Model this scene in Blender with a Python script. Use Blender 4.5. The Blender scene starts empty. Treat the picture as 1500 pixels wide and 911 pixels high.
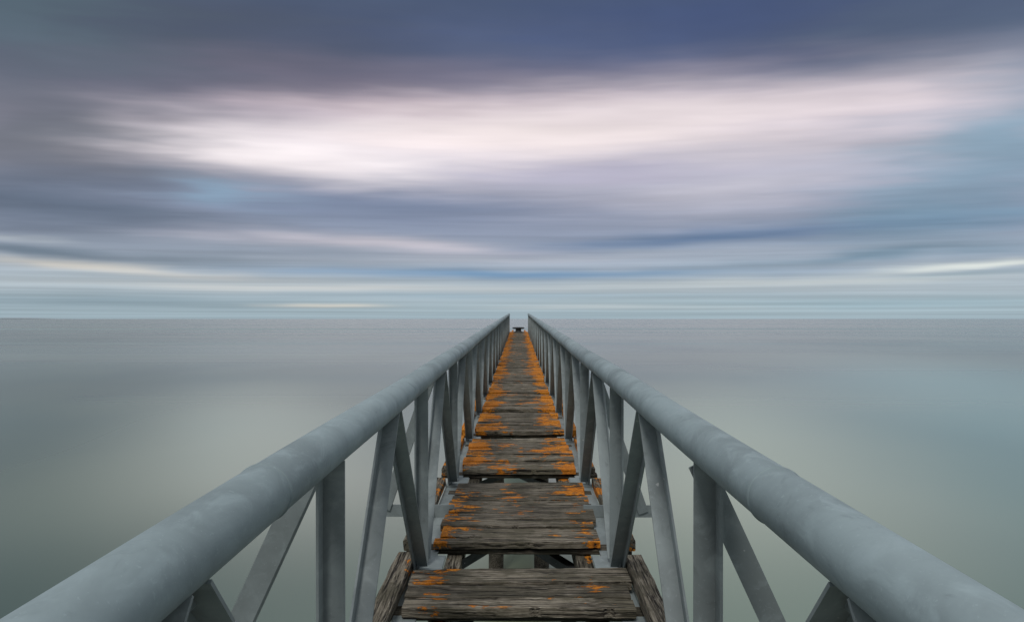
import bpy, math, random
from mathutils import Vector, Matrix, Quaternion
random.seed(7)
scene = bpy.context.scene
F = 1000.0
CAM_Z = 3.7
def lin(c):
    return tuple(((v/255)/12.92 if v/255 <= 0.04045 else ((v/255+0.055)/1.055)**2.4) for v in c)

# ---------------------------------------------------------------- node helper
class NT:
    def __init__(s, tree): s.t = tree; s.n = tree.nodes; s.l = tree.links
    def new(s, typ, **kw):
        n = s.n.new(typ)
        for k, v in kw.items(): setattr(n, k, v)
        return n
    def put(s, sock, v):
        if isinstance(v, bpy.types.NodeSocket): s.l.new(v, sock)
        else: sock.default_value = v
    def math(s, op, a, b=None, c=None, clamp=False):
        n = s.new('ShaderNodeMath', operation=op, use_clamp=clamp)
        s.put(n.inputs[0], a)
        if b is not None: s.put(n.inputs[1], b)
        if c is not None: s.put(n.inputs[2], c)
        return n.outputs[0]
    def vmath(s, op, a, b=None):
        n = s.new('ShaderNodeVectorMath', operation=op)
        s.put(n.inputs[0], a)
        if b is not None: s.put(n.inputs[1], b)
        return n.outputs['Value'] if op in ('DOT_PRODUCT', 'LENGTH') else n.outputs[0]
    def mix(s, f, a, b, blend='MIX'):
        n = s.new('ShaderNodeMix', data_type='RGBA', blend_type=blend)
        n.clamp_factor = True
        s.put(n.inputs[0], f)
        s.put(n.inputs[6], a if isinstance(a, bpy.types.NodeSocket) else (*a, 1)[:4])
        s.put(n.inputs[7], b if isinstance(b, bpy.types.NodeSocket) else (*b, 1)[:4])
        return n.outputs[2]
    def noise(s, vec, scale=1, detail=4, rough=0.5, dist=0.0):
        n = s.new('ShaderNodeTexNoise')
        s.put(n.inputs['Vector'], vec); s.put(n.inputs['Scale'], scale)
        s.put(n.inputs['Detail'], detail); s.put(n.inputs['Roughness'], rough)
        s.put(n.inputs['Distortion'], dist)
        return n
    def smooth(s, v, lo, hi, a=0.0, b=1.0):
        n = s.new('ShaderNodeMapRange', interpolation_type='SMOOTHSTEP')
        s.put(n.inputs[0], v); n.inputs[1].default_value = lo; n.inputs[2].default_value = hi
        n.inputs[3].default_value = a; n.inputs[4].default_value = b
        return n.outputs[0]
    def comb(s, x, y, z):
        n = s.new('ShaderNodeCombineXYZ')
        s.put(n.inputs[0], x); s.put(n.inputs[1], y); s.put(n.inputs[2], z)
        return n.outputs[0]
    def sep(s, v):
        n = s.new('ShaderNodeSeparateXYZ'); s.put(n.inputs[0], v); return n.outputs
    def gauss(s, P, loc, rot, scl, amt, k=-0.8):
        m = s.new('ShaderNodeMapping', vector_type='TEXTURE')
        s.put(m.inputs['Vector'], P)
        m.inputs['Location'].default_value = loc
        m.inputs['Rotation'].default_value = (0, 0, math.radians(rot))
        m.inputs['Scale'].default_value = scl
        q = s.vmath('DOT_PRODUCT', m.outputs[0], m.outputs[0])
        return s.math('MULTIPLY', s.math('EXPONENT', s.math('MULTIPLY', q, k)), amt)

# ---------------------------------------------------------------- world
STR = 0.1
SUN_EL, SUN_AZ = math.radians(55), math.radians(195)
world = bpy.data.worlds.new("World"); scene.world = world
world.use_nodes = True
w = NT(world.node_tree); w.n.clear()
tc = w.new('ShaderNodeTexCoord')
d = w.vmath('NORMALIZE', tc.outputs['Generated'])
X, Y, Z = w.sep(d)
# cloud streets run roughly parallel to the X axis, arching down toward the horizon at the sides
KF = 0.30
e_ = w.math('ARCTAN2', w.math('MAXIMUM', Z, 0.0), w.math('MAXIMUM', w.math('ABSOLUTE', Y), 0.02))
a_ = w.math('DIVIDE', X, w.math('SQRT', w.math('MAXIMUM', w.math('SUBTRACT', 1.0, w.math('MULTIPLY', X, X)), 0.02)))
x2 = w.math('MULTIPLY', X, X)      # = a^2/(1+a^2)
e_ = w.math('MULTIPLY', e_, w.math('SUBTRACT', 1.0, w.math('MULTIPLY', x2, KF)))
P0 = w.comb(a_, e_, 0.0)
nz1 = w.noise(w.comb(w.math('MULTIPLY', a_, 1.5), w.math('MULTIPLY', e_, 6.0), 3.1), 1.0, 3, 0.5)
wp = w.vmath('MULTIPLY', w.vmath('SUBTRACT', nz1.outputs['Color'], (0.5, 0.5, 0.5)), (0.35, 0.075, 0.0))
nz2 = w.noise(w.comb(w.math('MULTIPLY', a_, 2.8), w.math('MULTIPLY', e_, 28.0), 9.7), 1.0, 3, 0.6)
wp2 = w.vmath('MULTIPLY', w.vmath('SUBTRACT', nz2.outputs['Color'], (0.5, 0.5, 0.5)), (0.36, 0.040, 0.0))
elk = w.smooth(e_, 0.0, 0.2, 0.16, 1.0)
warp = w.vmath('MULTIPLY', w.vmath('ADD', wp, wp2), w.comb(1.0, elk, 0.0))
P = w.vmath('ADD', P0, warp)
Pel = w.sep(P)[1]
ramp = w.new('ShaderNodeValToRGB')
cr = ramp.color_ramp; cr.interpolation = 'EASE'
def elpos(py): return max(0.0, math.atan((467-py)/F)/1.6)
stops = [(467,(156,175,185)),(452,(163,181,190)),(425,(172,185,194)),(372,(163,174,190)),(335,(146,156,177)),
         (285,(162,165,184)),(235,(186,183,197)),(180,(176,169,186)),(125,(120,119,139)),(70,(89,98,121)),(0,(82,94,116))]
els = [(elpos(p), c) for p, c in stops] + [(0.33,(120,130,148)),(0.45,(190,195,202)),(1.0,(222,225,228))]
while len(cr.elements) < len(els): cr.elements.new(0.5)
for i, (p, c) in enumerate(els):
    cr.elements[i].position = p
    cr.elements[i].color = (*lin(c), 1)
w.put(ramp.inputs[0], w.math('DIVIDE', Pel, 1.6, clamp=True))
col = ramp.outputs[0]
blobs = [
 (1000,35,380,50,0,(72,88,128),.8),
 (100,60,300,70,0,(86,96,112),.75),
 (30,5,110,50,0,(98,120,130),.6),
 (60,180,240,90,0,(86,94,105),.85),
 (470,120,260,30,0,(120,114,132),.6),
 (1440,210,140,90,0,(116,156,178),.75),
 (1380,60,160,60,0,(88,102,126),.6),
 (620,165,260,20,1,(204,183,193),.55),
 (1120,165,240,36,3,(218,206,212),.75),
 (770,203,340,38,2,(251,238,238),.98),
 (460,238,150,30,-5,(248,239,241),.95),
 (1050,285,200,26,3,(204,201,212),.7),
 (880,258,150,14,0,(172,169,191),.6),
 (90,300,300,40,-5,(93,105,123),.9),
 (560,304,260,20,-2,(118,131,157),.87),
 (330,284,100,12,-6,(138,168,192),.65),
 (1420,320,150,24,3,(112,144,166),.65),
 (1050,348,290,11,2,(100,124,157),.9),
 (560,358,170,11,-2,(202,196,205),.8),
 (20,350,90,6,-3,(182,190,197),.6),
 (90,374,180,8,-2,(96,113,129),.8),
 (700,378,260,4,1,(180,186,198),.6),
 (760,399,330,7,0,(106,141,175),.87),
 (140,396,160,6,-2,(212,208,200),.85),
 (1330,372,200,7,3,(104,132,152),.75),
 (1420,387,130,4,3,(224,230,226),.95),
 (1380,402,140,4,2,(128,156,170),.6),
 (1200,411,260,5,1,(202,209,211),.75),
 (430,421,300,5,0,(200,201,199),.65),
 (700,433,340,4,0,(150,172,186),.65),
 (1250,443,280,8,0,(150,176,188),.65),
 (150,443,260,10,0,(132,152,164),.78),
 (440,447,60,2.5,0,(216,211,200),.7),
 (880,450,160,4,0,(192,200,203),.6),
]
for px, py, sx, sy, rot, c, amt in blobs:
    dx = px-760; dy = 467-py; a = dx/math.hypot(F, dy); e = math.atan(dy/F)*(1-KF*a*a/(1+a*a))
    col = w.mix(w.gauss(P, (a, e, 0), rot, (sx/F, sy/F, 1), amt), col, lin(c))
st = w.noise(w.comb(w.math('MULTIPLY', a_, 1.3), w.math('DIVIDE', 1.2, w.math('ADD', e_, 0.05)), 5.0), 1.0, 4, 0.6, 0.15)
sf = w.smooth(st.outputs[0], 0.25, 0.75, 0.85, 1.15)
# added dimming of the unseen low sky behind, for contrast on the truss
back = w.math('MAXIMUM', w.smooth(Y, -0.35, 0.1, 0.42, 1.0), w.smooth(Z, 0.45, 0.85, 0.0, 1.0))
col = w.vmath('SCALE', col)
sc = col.node; w.put(sc.inputs['Scale'], w.math('MULTIPLY', w.math('MULTIPLY', sf, back), 1.0/STR))
sky = w.new('ShaderNodeTexSky', sky_type='NISHITA')
sky.sun_disc = False; sky.sun_elevation = SUN_EL; sky.sun_rotation = SUN_AZ
full = w.mix(0.98, sky.outputs[0], col)
bg = w.new('ShaderNodeBackground'); w.put(bg.inputs[0], full); bg.inputs[1].default_value = STR
out = w.new('ShaderNodeOutputWorld'); w.l.new(bg.outputs[0], out.inputs[0])

sun = bpy.data.lights.new("sun", 'SUN'); sun.energy = 1.5; sun.angle = math.radians(15); sun.color = (1, .97, .93)
so = bpy.data.objects.new("sun", sun); scene.collection.objects.link(so)
sd = Vector((math.sin(SUN_AZ)*math.cos(SUN_EL), math.cos(SUN_AZ)*math.cos(SUN_EL), math.sin(SUN_EL)))
so.rotation_euler = (-sd).to_track_quat('-Z', 'Y').to_euler()

# ---------------------------------------------------------------- materials
def newmat(name):
    m = bpy.data.materials.new(name); m.use_nodes = True
    t = NT(m.node_tree); t.n.clear()
    b = t.new('ShaderNodeBsdfPrincipled'); o = t.new('ShaderNodeOutputMaterial')
    t.l.new(b.outputs[0], o.inputs[0])
    return m, t, b
def bump(t, b, h, strength, dist, prev=None):
    n = t.new('ShaderNodeBump'); n.inputs['Strength'].default_value = strength
    n.inputs['Distance'].default_value = dist; t.put(n.inputs['Height'], h)
    if prev: t.l.new(prev, n.inputs['Normal'])
    t.l.new(n.outputs[0], b.inputs['Normal']); return n.outputs[0]

def wood_mat(name, axis, lichen=0.0, tone=1.0):
    m, t, b = newmat(name)
    tc = t.new('ShaderNodeTexCoord'); p = tc.outputs['Object']
    at = t.new('ShaderNodeAttribute', attribute_name='rnd'); r = at.outputs['Fac']
    x, y, z = t.sep(p)
    off = t.math('MULTIPLY', r, 37.0)
    if axis == 'X': g = (3.5, 72, 72)
    else: g = (72, 3.5, 72)
    gv = t.vmath('ADD', t.vmath('MULTIPLY', p, g), t.comb(off, off, off))
    g1 = t.noise(gv, 1.0, 6, 0.70, 0.8).outputs[0]
    g3 = t.noise(t.vmath('MULTIPLY', gv, (3.0, 3.2, 3.2) if axis == 'X' else (3.2, 3.0, 3.2)), 1.0, 4, 0.6, 0.3).outputs[0]
    blotch = t.noise(t.vmath('ADD', p, t.comb(off, 0, 0)), 5.0, 5, 0.65).outputs[0]
    grain = t.smooth(g1, 0.38, 0.64)
    crack = t.smooth(g1, 0.37, 0.455, 1.0, 0.0)
    c = t.mix(grain, tuple(v*tone for v in (.056, .046, .034)), tuple(v*tone for v in (.24, .21, .16)))
    c = t.mix(t.smooth(g3, 0.48, 0.70, 0, .7), c, tuple(v*tone for v in (.46, .42, .34)))
    c = t.mix(t.smooth(blotch, 0.42, 0.60, 0, .68), c, tuple(v*tone for v in (.066, .060, .038)))
    hv = t.new('ShaderNodeHueSaturation'); t.put(hv.inputs['Color'], c)
    t.put(hv.inputs['Value'], t.math('MULTIPLY_ADD', r, 0.65, 0.62))
    c = hv.outputs[0]
    c = t.mix(t.math('MULTIPLY', crack, 0.9), c, (.010, .008, .007))
    h = t.math('ADD', t.math('MULTIPLY', g1, 1.0), t.math('MULTIPLY', g3, 0.35))
    h = t.math('SUBTRACT', h, t.math('MULTIPLY', crack, 0.5))
    if lichen > 0:
        # lichen grows where nobody treads: toward the sides, and more out to sea
        edge = t.smooth(t.math('ABSOLUTE', x), 0.10, 0.42)
        k1 = t.smooth(y, 2.9, 3.9, 0.0, 0.20); k2 = t.smooth(y, 4.6, 8.0, 0.0, 0.23)
        amt = t.math('MULTIPLY', edge, t.math('ADD', k1, k2))
        lv = t.vmath('ADD', t.vmath('MULTIPLY', p, (6.0, 15.0, 15.0) if axis == 'X' else (15, 7, 15)), t.comb(off, 0, 0))
        l1 = t.noise(lv, 1.0, 8, 0.68, 0.5).outputs[0]
        l0 = t.noise(t.vmath('MULTIPLY', p, (3.2, 1.9, 1.9)), 1.0, 3, 0.6, 0.0).outputs[0]
        s = t.math('ADD', t.math('ADD', t.math('MULTIPLY', t.math('SUBTRACT', l1, .5), 1.7), t.math('MULTIPLY', t.math('SUBTRACT', l0, .5), 1.2)), amt)
        s = t.math('SUBTRACT', s, t.math('MULTIPLY', crack, 0.12))
        th = 0.28 - 0.06*lichen
        mask = t.smooth(s, th, th+0.06)
        fn = t.noise(p, 70, 4, 0.7).outputs[0]
        lc = t.mix(t.smooth(fn, 0.35, 0.65), (.38, .12, .010), (.84, .31, .022))
        lc = t.mix(t.smooth(l0, 0.5, 0.65, 0, .4), lc, (.60, .17, .010))
        c = t.mix(t.math('MULTIPLY', mask, 0.94), c, lc)
        h = t.math('ADD', h, t.math('MULTIPLY', mask, t.math('MULTIPLY_ADD', fn, .4, .15)))
    t.l.new(c, b.inputs['Base Color']); b.inputs['Roughness'].default_value = 0.85
    b.inputs['Specular IOR Level'].default_value = 0.25
    bump(t, b, h, 0.9, 0.011)
    return m

def steel_mat(name, base, metallic=0.25, rough=0.45):
    m, t, b = newmat(name)
    tc = t.new('ShaderNodeTexCoord'); p = tc.outputs['Object']
    n1 = t.noise(p, 3.0, 5, 0.6, 0.4).outputs[0]
    n2 = t.noise(t.vmath('MULTIPLY', p, (14, 9, 14)), 1.0, 6, 0.62, 0.8).outputs[0]
    n3 = t.noise(p, 130, 3, 0.6).outputs[0]
    c = t.mix(t.smooth(n1, 0.35, 0.65), tuple(v*.82 for v in base), tuple(v*1.14 for v in base))
    c = t.mix(t.smooth(n2, 0.5, 0.72, 0, .55), c, tuple(min(1, v*1.4) for v in base))
    c = t.mix(t.smooth(n2, 0.43, 0.25, 0, .55), c, tuple(v*.58 for v in base))
    c = t.mix(t.smooth(n3, 0.62, 0.72, 0, .3), c, tuple(min(1, v*1.6) for v in base))
    sp = t.noise(t.vmath('MULTIPLY', p, (26, 18, 26)), 1.0, 2, 0.5).outputs[0]
    c = t.mix(t.smooth(sp, 0.74, 0.77, 0, .6), c, (.55, .57, .56))
    ru = t.noise(t.vmath('ADD', p, (7, 3, 1)), 16, 5, 0.7).outputs[0]
    c = t.mix(t.smooth(ru, 0.66, 0.76, 0, .5), c, (.13, .09, .055))
    t.l.new(c, b.inputs['Base Color']); b.inputs['Metallic'].default_value = metallic
    t.put(b.inputs['Roughness'], t.smooth(n2, 0.3, 0.7, rough+.1, rough-.05))
    b.inputs['Specular IOR Level'].default_value = 0.35
    bump(t, b, t.math('ADD', t.math('MULTIPLY', n2, .6), t.math('MULTIPLY', n3, .2)), 0.3, 0.004)
    return m

M_board = wood_mat("weathered_boards", 'X', 1.0)
M_beam = wood_mat("weathered_timber", 'Y', 0.35, .95)
M_cross = wood_mat("weathered_cross_timber", 'X', 0.0, .8)
M_rail = steel_mat("grey_rail_paint", (.235, .295, .308), 0.0, .58)
M_truss = steel_mat("grey_truss_paint", (.215, .25, .252), 0.0, .6)
M_dark = steel_mat("dark_iron", (.035, .038, .04), 0.2, .6)
M_pile = wood_mat("pile_wood", 'Z', 0.0, .5)

# ---------------------------------------------------------------- mesh builder (jetty frame: origin at camera, +Y along jetty)
class MB:
    def __init__(s): s.v = []; s.f = []; s.r = []; s.sm = []
    def ring_loft(s, rings, rnd=0.5, cap=True, smooth=False):
        n = len(rings[0]); b0 = len(s.v)
        for r in rings: s.v.extend(tuple(p) for p in r)
        for i in range(len(rings)-1):
            for j in range(n):
                a = b0+i*n+j; b = b0+i*n+(j+1) % n
                s.f.append((a, b, b+n, a+n)); s.r.append(rnd); s.sm.append(smooth)
        if cap:
            s.f.append(tuple(b0+j for j in reversed(range(n)))); s.r.append(rnd); s.sm.append(False)
            e = b0+(len(rings)-1)*n
            s.f.append(tuple(e+j for j in range(n))); s.r.append(rnd); s.sm.append(False)
    def box(s, c, size, rnd=0.5, bev=0.0, rot=None):
        hx, hy, hz = size[0]/2, size[1]/2, size[2]/2; b = bev
        c = Vector(c)
        if b <= 0: prof = [(-hy, -hz), (hy, -hz), (hy, hz), (-hy, hz)]
        else: prof = [(-hy+b, -hz), (hy-b, -hz), (hy, -hz+b), (hy, hz-b), (hy-b, hz), (-hy+b, hz), (-hy, hz-b), (-hy, -hz+b)]
        rings = []
        for x in (-hx, hx):
            rings.append([c + ((rot @ Vector((x, q[0], q[1]))) if rot else Vector((x, q[0], q[1]))) for q in prof])
        s.ring_loft(rings, rnd)
    def prism(s, p0, p1, prof, a, b, rnd=.5):
        p0, p1, a, b = map(Vector, (p0, p1, a, b))
        s.ring_loft([[p + a*q[0] + b*q[1] for q in prof] for p in (p0, p1)], rnd)
    def angle(s, p0, p1, a, b, w=.06, w2=None, t=.007):
        w2 = w2 or w
        s.prism(p0, p1, [(0, 0), (w, 0), (w, t), (t, t), (t, w2), (0, w2)], a, b)
    def tube(s, p0, p1, r, seg=24, n=2, smooth=True, rnd=.5):
        p0, p1 = Vector(p0), Vector(p1); d = (p1-p0).normalized()
        u = d.orthogonal().normalized(); v = d.cross(u)
        rings = []
        for i in range(n):
            c = p0.lerp(p1, i/(n-1))
            rings.append([c + (u*math.cos(2*math.pi*k/seg)+v*math.sin(2*math.pi*k/seg))*r for k in range(seg)])
        s.ring_loft(rings, rnd, smooth=smooth)
    def make(s, name, mat, parent):
        me = bpy.data.meshes.new(name); me.from_pydata(s.v, [], s.f)
        at = me.attributes.new('rnd', 'FLOAT', 'FACE'); at.data.foreach_set('value', s.r)
        me.polygons.foreach_set('use_smooth', s.sm)
        me.materials.append(mat); me.update()
        import bmesh
        bm = bmesh.new(); bm.from_mesh(me); bmesh.ops.recalc_face_normals(bm, faces=bm.faces); bm.to_mesh(me); bm.free()
        o = bpy.data.objects.new(name, me); scene.collection.objects.link(o); o.parent = parent
        return o

jetty = bpy.data.objects.new("wooden_jetty", None); scene.collection.objects.link(jetty)
jetty.location = (0, 0, CAM_Z); jetty.rotation_euler = (math.atan(17/F), 0, 0)

DK = -1.25; RX = .49; RZ = -.36; RR = .055; N0 = 3.40; BAY = 1.63; END = 33.85
# --- handrails
for sgn, nm in ((-1, "handrail_tube_port"), (1, "handrail_tube_starboard")):
    mb = MB()
    seg = 56; rings = []
    y = -2.5
    while True:
        sag = .003*math.sin(y*1.9+sgn)+.002*math.sin(y*.77)
        rings.append([(sgn*RX+math.cos(2*math.pi*k/seg)*RR, y, RZ+sag+math.sin(2*math.pi*k/seg)*RR) for k in range(seg)])
        if y >= END: break
        y = min(END, y+.25)
    mb.ring_loft(rings, .5, smooth=True)
    for yy in (1.30, 5.9, 11.9, 17.9, 23.9, 29.9):
        bead = []
        for k, (o, rr) in enumerate(((-.006, .0), (-.003, .0022), (0, .003), (.003, .0022), (.006, .0))):
            sag = .003*math.sin(yy*1.9+sgn)+.002*math.sin(yy*.77)
            bead.append([(sgn*RX+math.cos(2*math.pi*j/seg)*(RR+rr-.0005), yy+o, RZ+sag+math.sin(2*math.pi*j/seg)*(RR+rr-.0005)) for j in range(seg)])
        mb.ring_loft(bead, .5, cap=False, smooth=True)
    mb.make(nm, M_rail, jetty)

# --- truss
tr = MB()
TOPZ = RZ - RR*.7; BOTZ = DK - .02
kk = list(range(-3, 19))
for sgn in (-1, 1):
    xo = sgn*.514
    for k in kk:
        z = N0 + BAY*k; zp = z + BAY/2
        tr.angle((xo, z, BOTZ), (xo, z, TOPZ), (-sgn, 0, 0), (0, -1, 0), .062, .05)
        def diag(p0, p1):
            p0, p1 = Vector(p0), Vector(p1); dd = (p1-p0).normalized()
            nrm = dd.cross(Vector((1, 0, 0))).normalized()
            if nrm.y > 0: nrm = -nrm
            tr.angle(p0, p1, (-sgn, 0, 0), nrm, .062, .045)
        if zp < END:
            diag((xo-sgn*.004, z+.045, BOTZ), (xo-sgn*.004, zp-.02, TOPZ))
            if z+BAY < END+.5:
                p1y = min(z+BAY-.045, END)
                diag((xo-sgn*.002, p1y, BOTZ), (xo-sgn*.002, zp+.04, TOPZ))
        tr.box((sgn*.494, z+.01, BOTZ+.03), (.010, .16, .11))
        tr.box((sgn*.494, zp+.01, RZ-RR-.012), (.010, .13, .05))
        tr.box((sgn*.455, z+.02, DK-.045), (.15, .24, .012))
    tr.angle((xo, END-.02, BOTZ), (xo, END-.02, TOPZ), (-sgn, 0, 0), (0, -1, 0), .062, .05)
    tr.angle((sgn*.53, -2.5, DK-.052), (sgn*.53, END, DK-.052), (-sgn, 0, 0), (0, 0, -1), .10, .10, .009)
    for z, fx in ((N0-BAY, .90), (N0+BAY*.5-.01, .80), (N0+BAY*7.5, .8), (N0+BAY*13.5, .8)):
        yy = z + .012
        p0 = Vector((sgn*fx, yy, DK-.01)); p1 = Vector((sgn*.50, yy, RZ-RR*.6)); dd = (p1-p0).normalized()
        nx = dd.cross(Vector((0, 1, 0))).normalized()
        tr.angle(p0, p1, nx, (0, 1, 0), .062, .045)
        tr.angle((sgn*.40, yy+.01, DK-.05), (sgn*(fx+.03), yy+.01, DK-.05), (0, 0, 1), (0, 1, 0), .075, .05)
tr.make("side_trusses", M_truss, jetty)

# --- steel under-frame
uf = MB()
for k in kk:
    z = N0+BAY*k
    uf.angle((-.5, z+.0, DK-.20), (.5, z+.0, DK-.20), (0, 0, 1), (0, 1, 0), .09, .06, .008)
    if k < 18:
        uf.angle((-.42, z+.02, DK-.15), (.42, z+BAY-.06, DK-.15), Vector((-.88, .46, 0)), (0, 0, 1), .055, .05)
        uf.angle((.42, z+.02, DK-.158), (-.42, z+BAY-.06, DK-.158), Vector((.88, .46, 0)), (0, 0, -1), .055, .05)
uf.make("steel_underframe", M_dark, jetty)

# --- deck boards
bd = MB()
def board(y0, y1, hw, top, near):
    th = random.uniform(.036, .044); n = 36 if near else 7
    ex0 = -hw+random.uniform(-.016, .016); ex1 = hw+random.uniform(-.016, .016)
    r = random.random(); tilt = random.uniform(-.007, .007); yaw = random.uniform(-.008, .008)
    b = .003; rings = []
    sd1, sd2 = random.uniform(0, 99), random.uniform(0, 99)
    warpa = random.uniform(-.005, .005)
    for i in range(n):
        u = i/(n-1); x = ex0+(ex1-ex0)*u
        e0 = .0032*math.sin(sd1+u*9)+random.uniform(-.0016, .0016)
        e1 = .0032*math.sin(sd2+u*8)+random.uniform(-.0016, .0016)
        if random.random() < .06: e0 += .009
        if random.random() < .06: e1 -= .008
        t0 = top + tilt*x*2 + warpa*(2*u-1)**2 + .0012*math.sin(sd1+u*5) + random.uniform(-.0007, .0007)
        a = y0+e0+yaw*x; c = y1+e1+yaw*x; m = (a+c)/2
        cup = random.uniform(-.0004, .0004)-.0015
        rings.append([Vector(p) for p in ((x, a+b, t0-th), (x, c-b, t0-th), (x, c, t0-th+b), (x, c, t0-b), (x, c-b, t0), (x, m, t0+cup), (x, a+b, t0), (x, a, t0-b), (x, a, t0-th+b))])
    bd.ring_loft(rings, r)
def panel(ya, yb, hw):
    y = ya; near = ya < 9
    lift = random.uniform(-.005, .005)
    while y < yb-.05:
        wd = random.choice((.095, .12, .145, .165, .17))*random.uniform(.94, 1.06)
        if yb-(y+wd) < .07: wd = yb-y
        board(y, y+wd-random.uniform(.007, .020), hw, DK+lift+random.uniform(-.007, .007), near)
        y += wd
for k in range(-3, 19):
    z = N0+BAY*k
    ya, yb, hw = z+.235, z+BAY-.135, .445
    if k == -1: ya, yb, hw = 2.83, 3.26, .498
    if k == 2: ya = z+.22
    if k >= 3: ya, yb = z+.06, z+BAY-.03
    if k == 18: yb = END+.8
    panel(ya, yb, hw)
bd.make("deck_boards", M_board, jetty)

# --- timbers
tb = MB(); cb = MB()
def timber(x, y0, y1, w_, h_, top, skew=0):
    n = 14; rings = []; r = random.random()
    for i in range(n):
        u = i/(n-1); y = y0+(y1-y0)*u; j = lambda: random.uniform(-.0025, .0025)
        hx = w_/2; b = .006; xx = x+skew*(u-.5)
        rings.append([Vector(p) for p in ((xx-hx+b, y, top-h_), (xx+hx-b, y, top-h_), (xx+hx+j(), y, top-h_+b), (xx+hx+j(), y, top-b+j()), (xx+hx-b, y, top+j()), (xx, y, top+j()*.6), (xx-hx+b, y, top+j()), (xx-hx+j(), y, top-b+j()), (xx-hx+j(), y, top-h_+b))])
    tb.ring_loft(rings, r)
for k in range(-3, 18):
    z = N0+BAY*k
    for sgn in (-1, 1):
        y0, y1 = z+.20, z+BAY-.06
        if k == -1: y0 = 2.35; y1 = N0-.0
        xx = .562 if k == -1 else (.575 if k == 0 else .558)
        timber(sgn*xx, y0+random.uniform(0, .04), y1-random.uniform(0, .04), .088 if k < 1 else .07, .06, DK+(.028 if k == -1 else .014)+random.uniform(-.004, .004), random.uniform(-.012, .012))
    for yy, hw in ((z+.30, .605 if k < 2 else .56), (z+BAY-.24, .50)):
        if k == -1 and yy < 2.9: yy = 2.92
        cb.box((random.uniform(-.01, .01), yy, DK-.062), (2*hw, .09, .028), random.random(), .005)
for sgn in (-1, 1):
    for k in range(-2, 6):
        timber(sgn*.345, -2.0+k*6.0+6.0, -2.0+k*6.0+11.97, .085, .09, DK-.082)
tb.make("side_timbers", M_beam, jetty)
cb.make("cross_timbers", M_cross, jetty)

# --- piles
pl = MB()
for y in (-1.2, 10.0, 18.2, 26.3, 33.3):
    for x in (-.32, .32):
        pl.tube((x, y, DK-.23), (x*1.12, y, -8), .11, 20, 6)
    pl.box((0, y, DK-.26), (1.0, .16, .10), .4, .008)
pl.make("piles", M_pile, jetty)

# --- mooring bollard at the end
bo = MB()
def lathe(mb, c, prof, sx=1.0, seg=24):
    mb.ring_loft([[Vector((c[0]+math.cos(2*math.pi*k/seg)*r*sx, c[1]+math.sin(2*math.pi*k/seg)*r, c[2]+h)) for k in range(seg)] for r, h in prof], .5, smooth=True)
cc = (-.02, END+.35, DK)
lathe(bo, cc, [(.19, 0), (.19, .025), (.13, .035), (.11, .09), (.11, .14), (.13, .17)], 1.25)
lathe(bo, (cc[0], cc[1], cc[2]+.165), [(.13, 0), (.17, .015), (.18, .045), (.17, .075), (.10, .09)], 1.7)
bol = bo.make("mooring_bollard", M_dark, None)
bol.matrix_world = Matrix.Translation((0, 0, CAM_Z)) @ Matrix.Rotation(math.atan(17/F), 4, 'X')

# ---------------------------------------------------------------- sea
me = bpy.data.meshes.new("sea"); S = 30000
me.from_pydata([(-S, -S, 0), (S, -S, 0), (S, S, 0), (-S, S, 0)], [], [(0, 1, 2, 3)])
sea = bpy.data.objects.new("sea", me); scene.collection.objects.link(sea)
m = bpy.data.materials.new("silty_sea_water"); m.use_nodes = True
t = NT(m.node_tree); t.n.clear()
tcn = t.new('ShaderNodeTexCoord'); p = tcn.outputs['Object']
n1 = t.noise(t.vmath('MULTIPLY', p, (1/22, 1/30, 1)), 1.0, 2, 0.5, 0.3).outputs[0]
n2 = t.noise(t.vmath('ADD', t.vmath('MULTIPLY', p, (1/6, 1/9, 1)), (3, 1.5, 0)), 1.0, 2, 0.5, 0.3).outputs[0]
n0 = t.noise(t.vmath('MULTIPLY', p, (1/700, 1/45, 1)), 1.0, 3, 0.5, 0.3).outputs[0]
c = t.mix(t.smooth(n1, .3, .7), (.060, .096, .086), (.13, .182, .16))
c = t.mix(t.smooth(n2, .35, .7, 0, .4), c, (.14, .18, .14))
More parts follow.
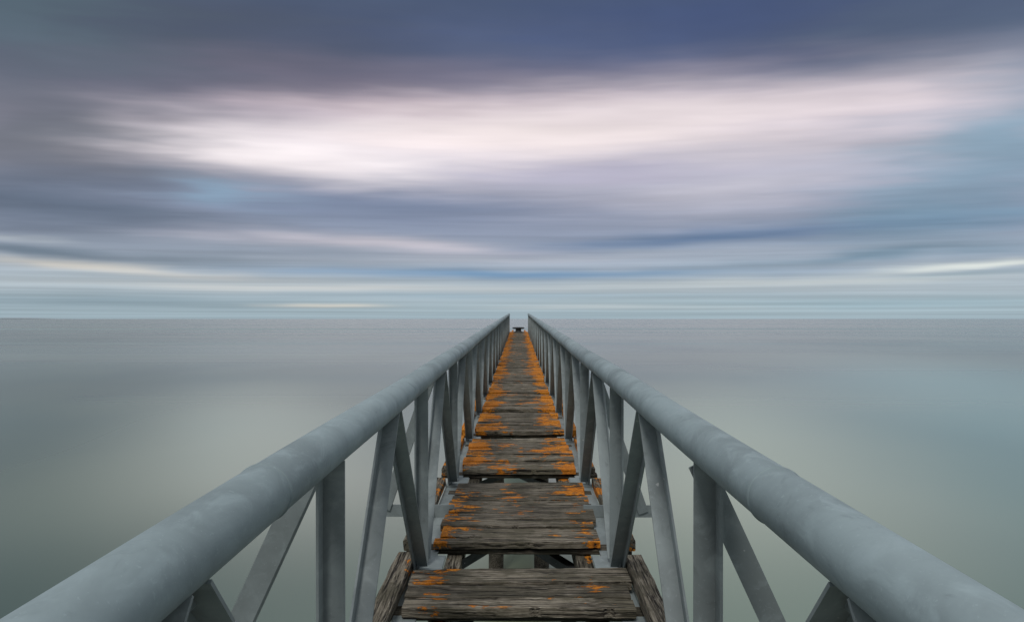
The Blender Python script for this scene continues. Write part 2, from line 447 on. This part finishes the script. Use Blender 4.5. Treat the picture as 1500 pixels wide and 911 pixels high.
# water colour patches; the first pale one paints in a bright reflection column
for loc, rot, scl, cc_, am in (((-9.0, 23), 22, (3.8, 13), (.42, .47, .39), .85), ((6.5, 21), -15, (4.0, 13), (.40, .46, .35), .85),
                               ((24, 38), -22, (9, 26), (.28, .42, .41), .8), ((-7, 7.5), 20, (3.5, 4), (.045, .075, .068), .7), ((0, 6), 0, (.8, 4), (.12, .115, .035), .85),  # near-left patch puts foreground darkening into the colour; olive strip lies under the deck
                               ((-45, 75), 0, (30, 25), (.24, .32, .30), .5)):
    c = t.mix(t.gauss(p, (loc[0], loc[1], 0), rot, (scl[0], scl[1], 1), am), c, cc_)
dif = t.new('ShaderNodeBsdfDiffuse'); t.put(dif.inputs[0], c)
gl = t.new('ShaderNodeBsdfGlossy'); gl.inputs['Color'].default_value = (.94, .96, .93, 1)
t.put(gl.inputs['Roughness'], t.smooth(n0, .3, .7, .14, .34))
fr = t.new('ShaderNodeFresnel'); fr.inputs[0].default_value = 1.33
ff = t.math('MULTIPLY', t.math('POWER', fr.outputs[0], .8), .80, clamp=True)
mx = t.new('ShaderNodeMixShader'); t.put(mx.inputs[0], ff); t.l.new(dif.outputs[0], mx.inputs[1]); t.l.new(gl.outputs[0], mx.inputs[2])
o = t.new('ShaderNodeOutputMaterial'); t.l.new(mx.outputs[0], o.inputs[0])
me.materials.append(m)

# ---------------------------------------------------------------- distant headland
hb = MB(); rings = []
for i in range(40):
    u = i/39; x = -16500+u*4400
    h = 42*math.sin(math.pi*min(1, u*1.02))**.6*(.75+.25*math.sin(u*9+1)) + 2 if u < .98 else 2
    rings.append([Vector((x, 18000, -5)), Vector((x, 18000, h*.6)), Vector((x, 18300, h)), Vector((x, 19000, -5))])
hb.ring_loft(rings, .5, smooth=True)
hm, ht, hbs = newmat("hazy_headland"); hbs.inputs['Roughness'].default_value = 1
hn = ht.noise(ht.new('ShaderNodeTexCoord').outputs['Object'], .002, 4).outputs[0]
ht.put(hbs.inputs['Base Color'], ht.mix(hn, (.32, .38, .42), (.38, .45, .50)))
hb.make("distant_headland", hm, None)

# ---------------------------------------------------------------- camera
cam = bpy.data.cameras.new("camera"); co = bpy.data.objects.new("camera", cam); scene.collection.objects.link(co)
cam.sensor_width = 36; cam.lens = 36*F/1500; cam.clip_start = .02; cam.clip_end = 80000
co.location = (0, 0, CAM_Z)
co.rotation_euler = (math.radians(90)+math.atan(11.5/F), 0, math.atan(10/F))
scene.camera = co
scene.view_settings.view_transform = 'Standard'; scene.view_settings.look = 'None'; scene.view_settings.exposure = 0
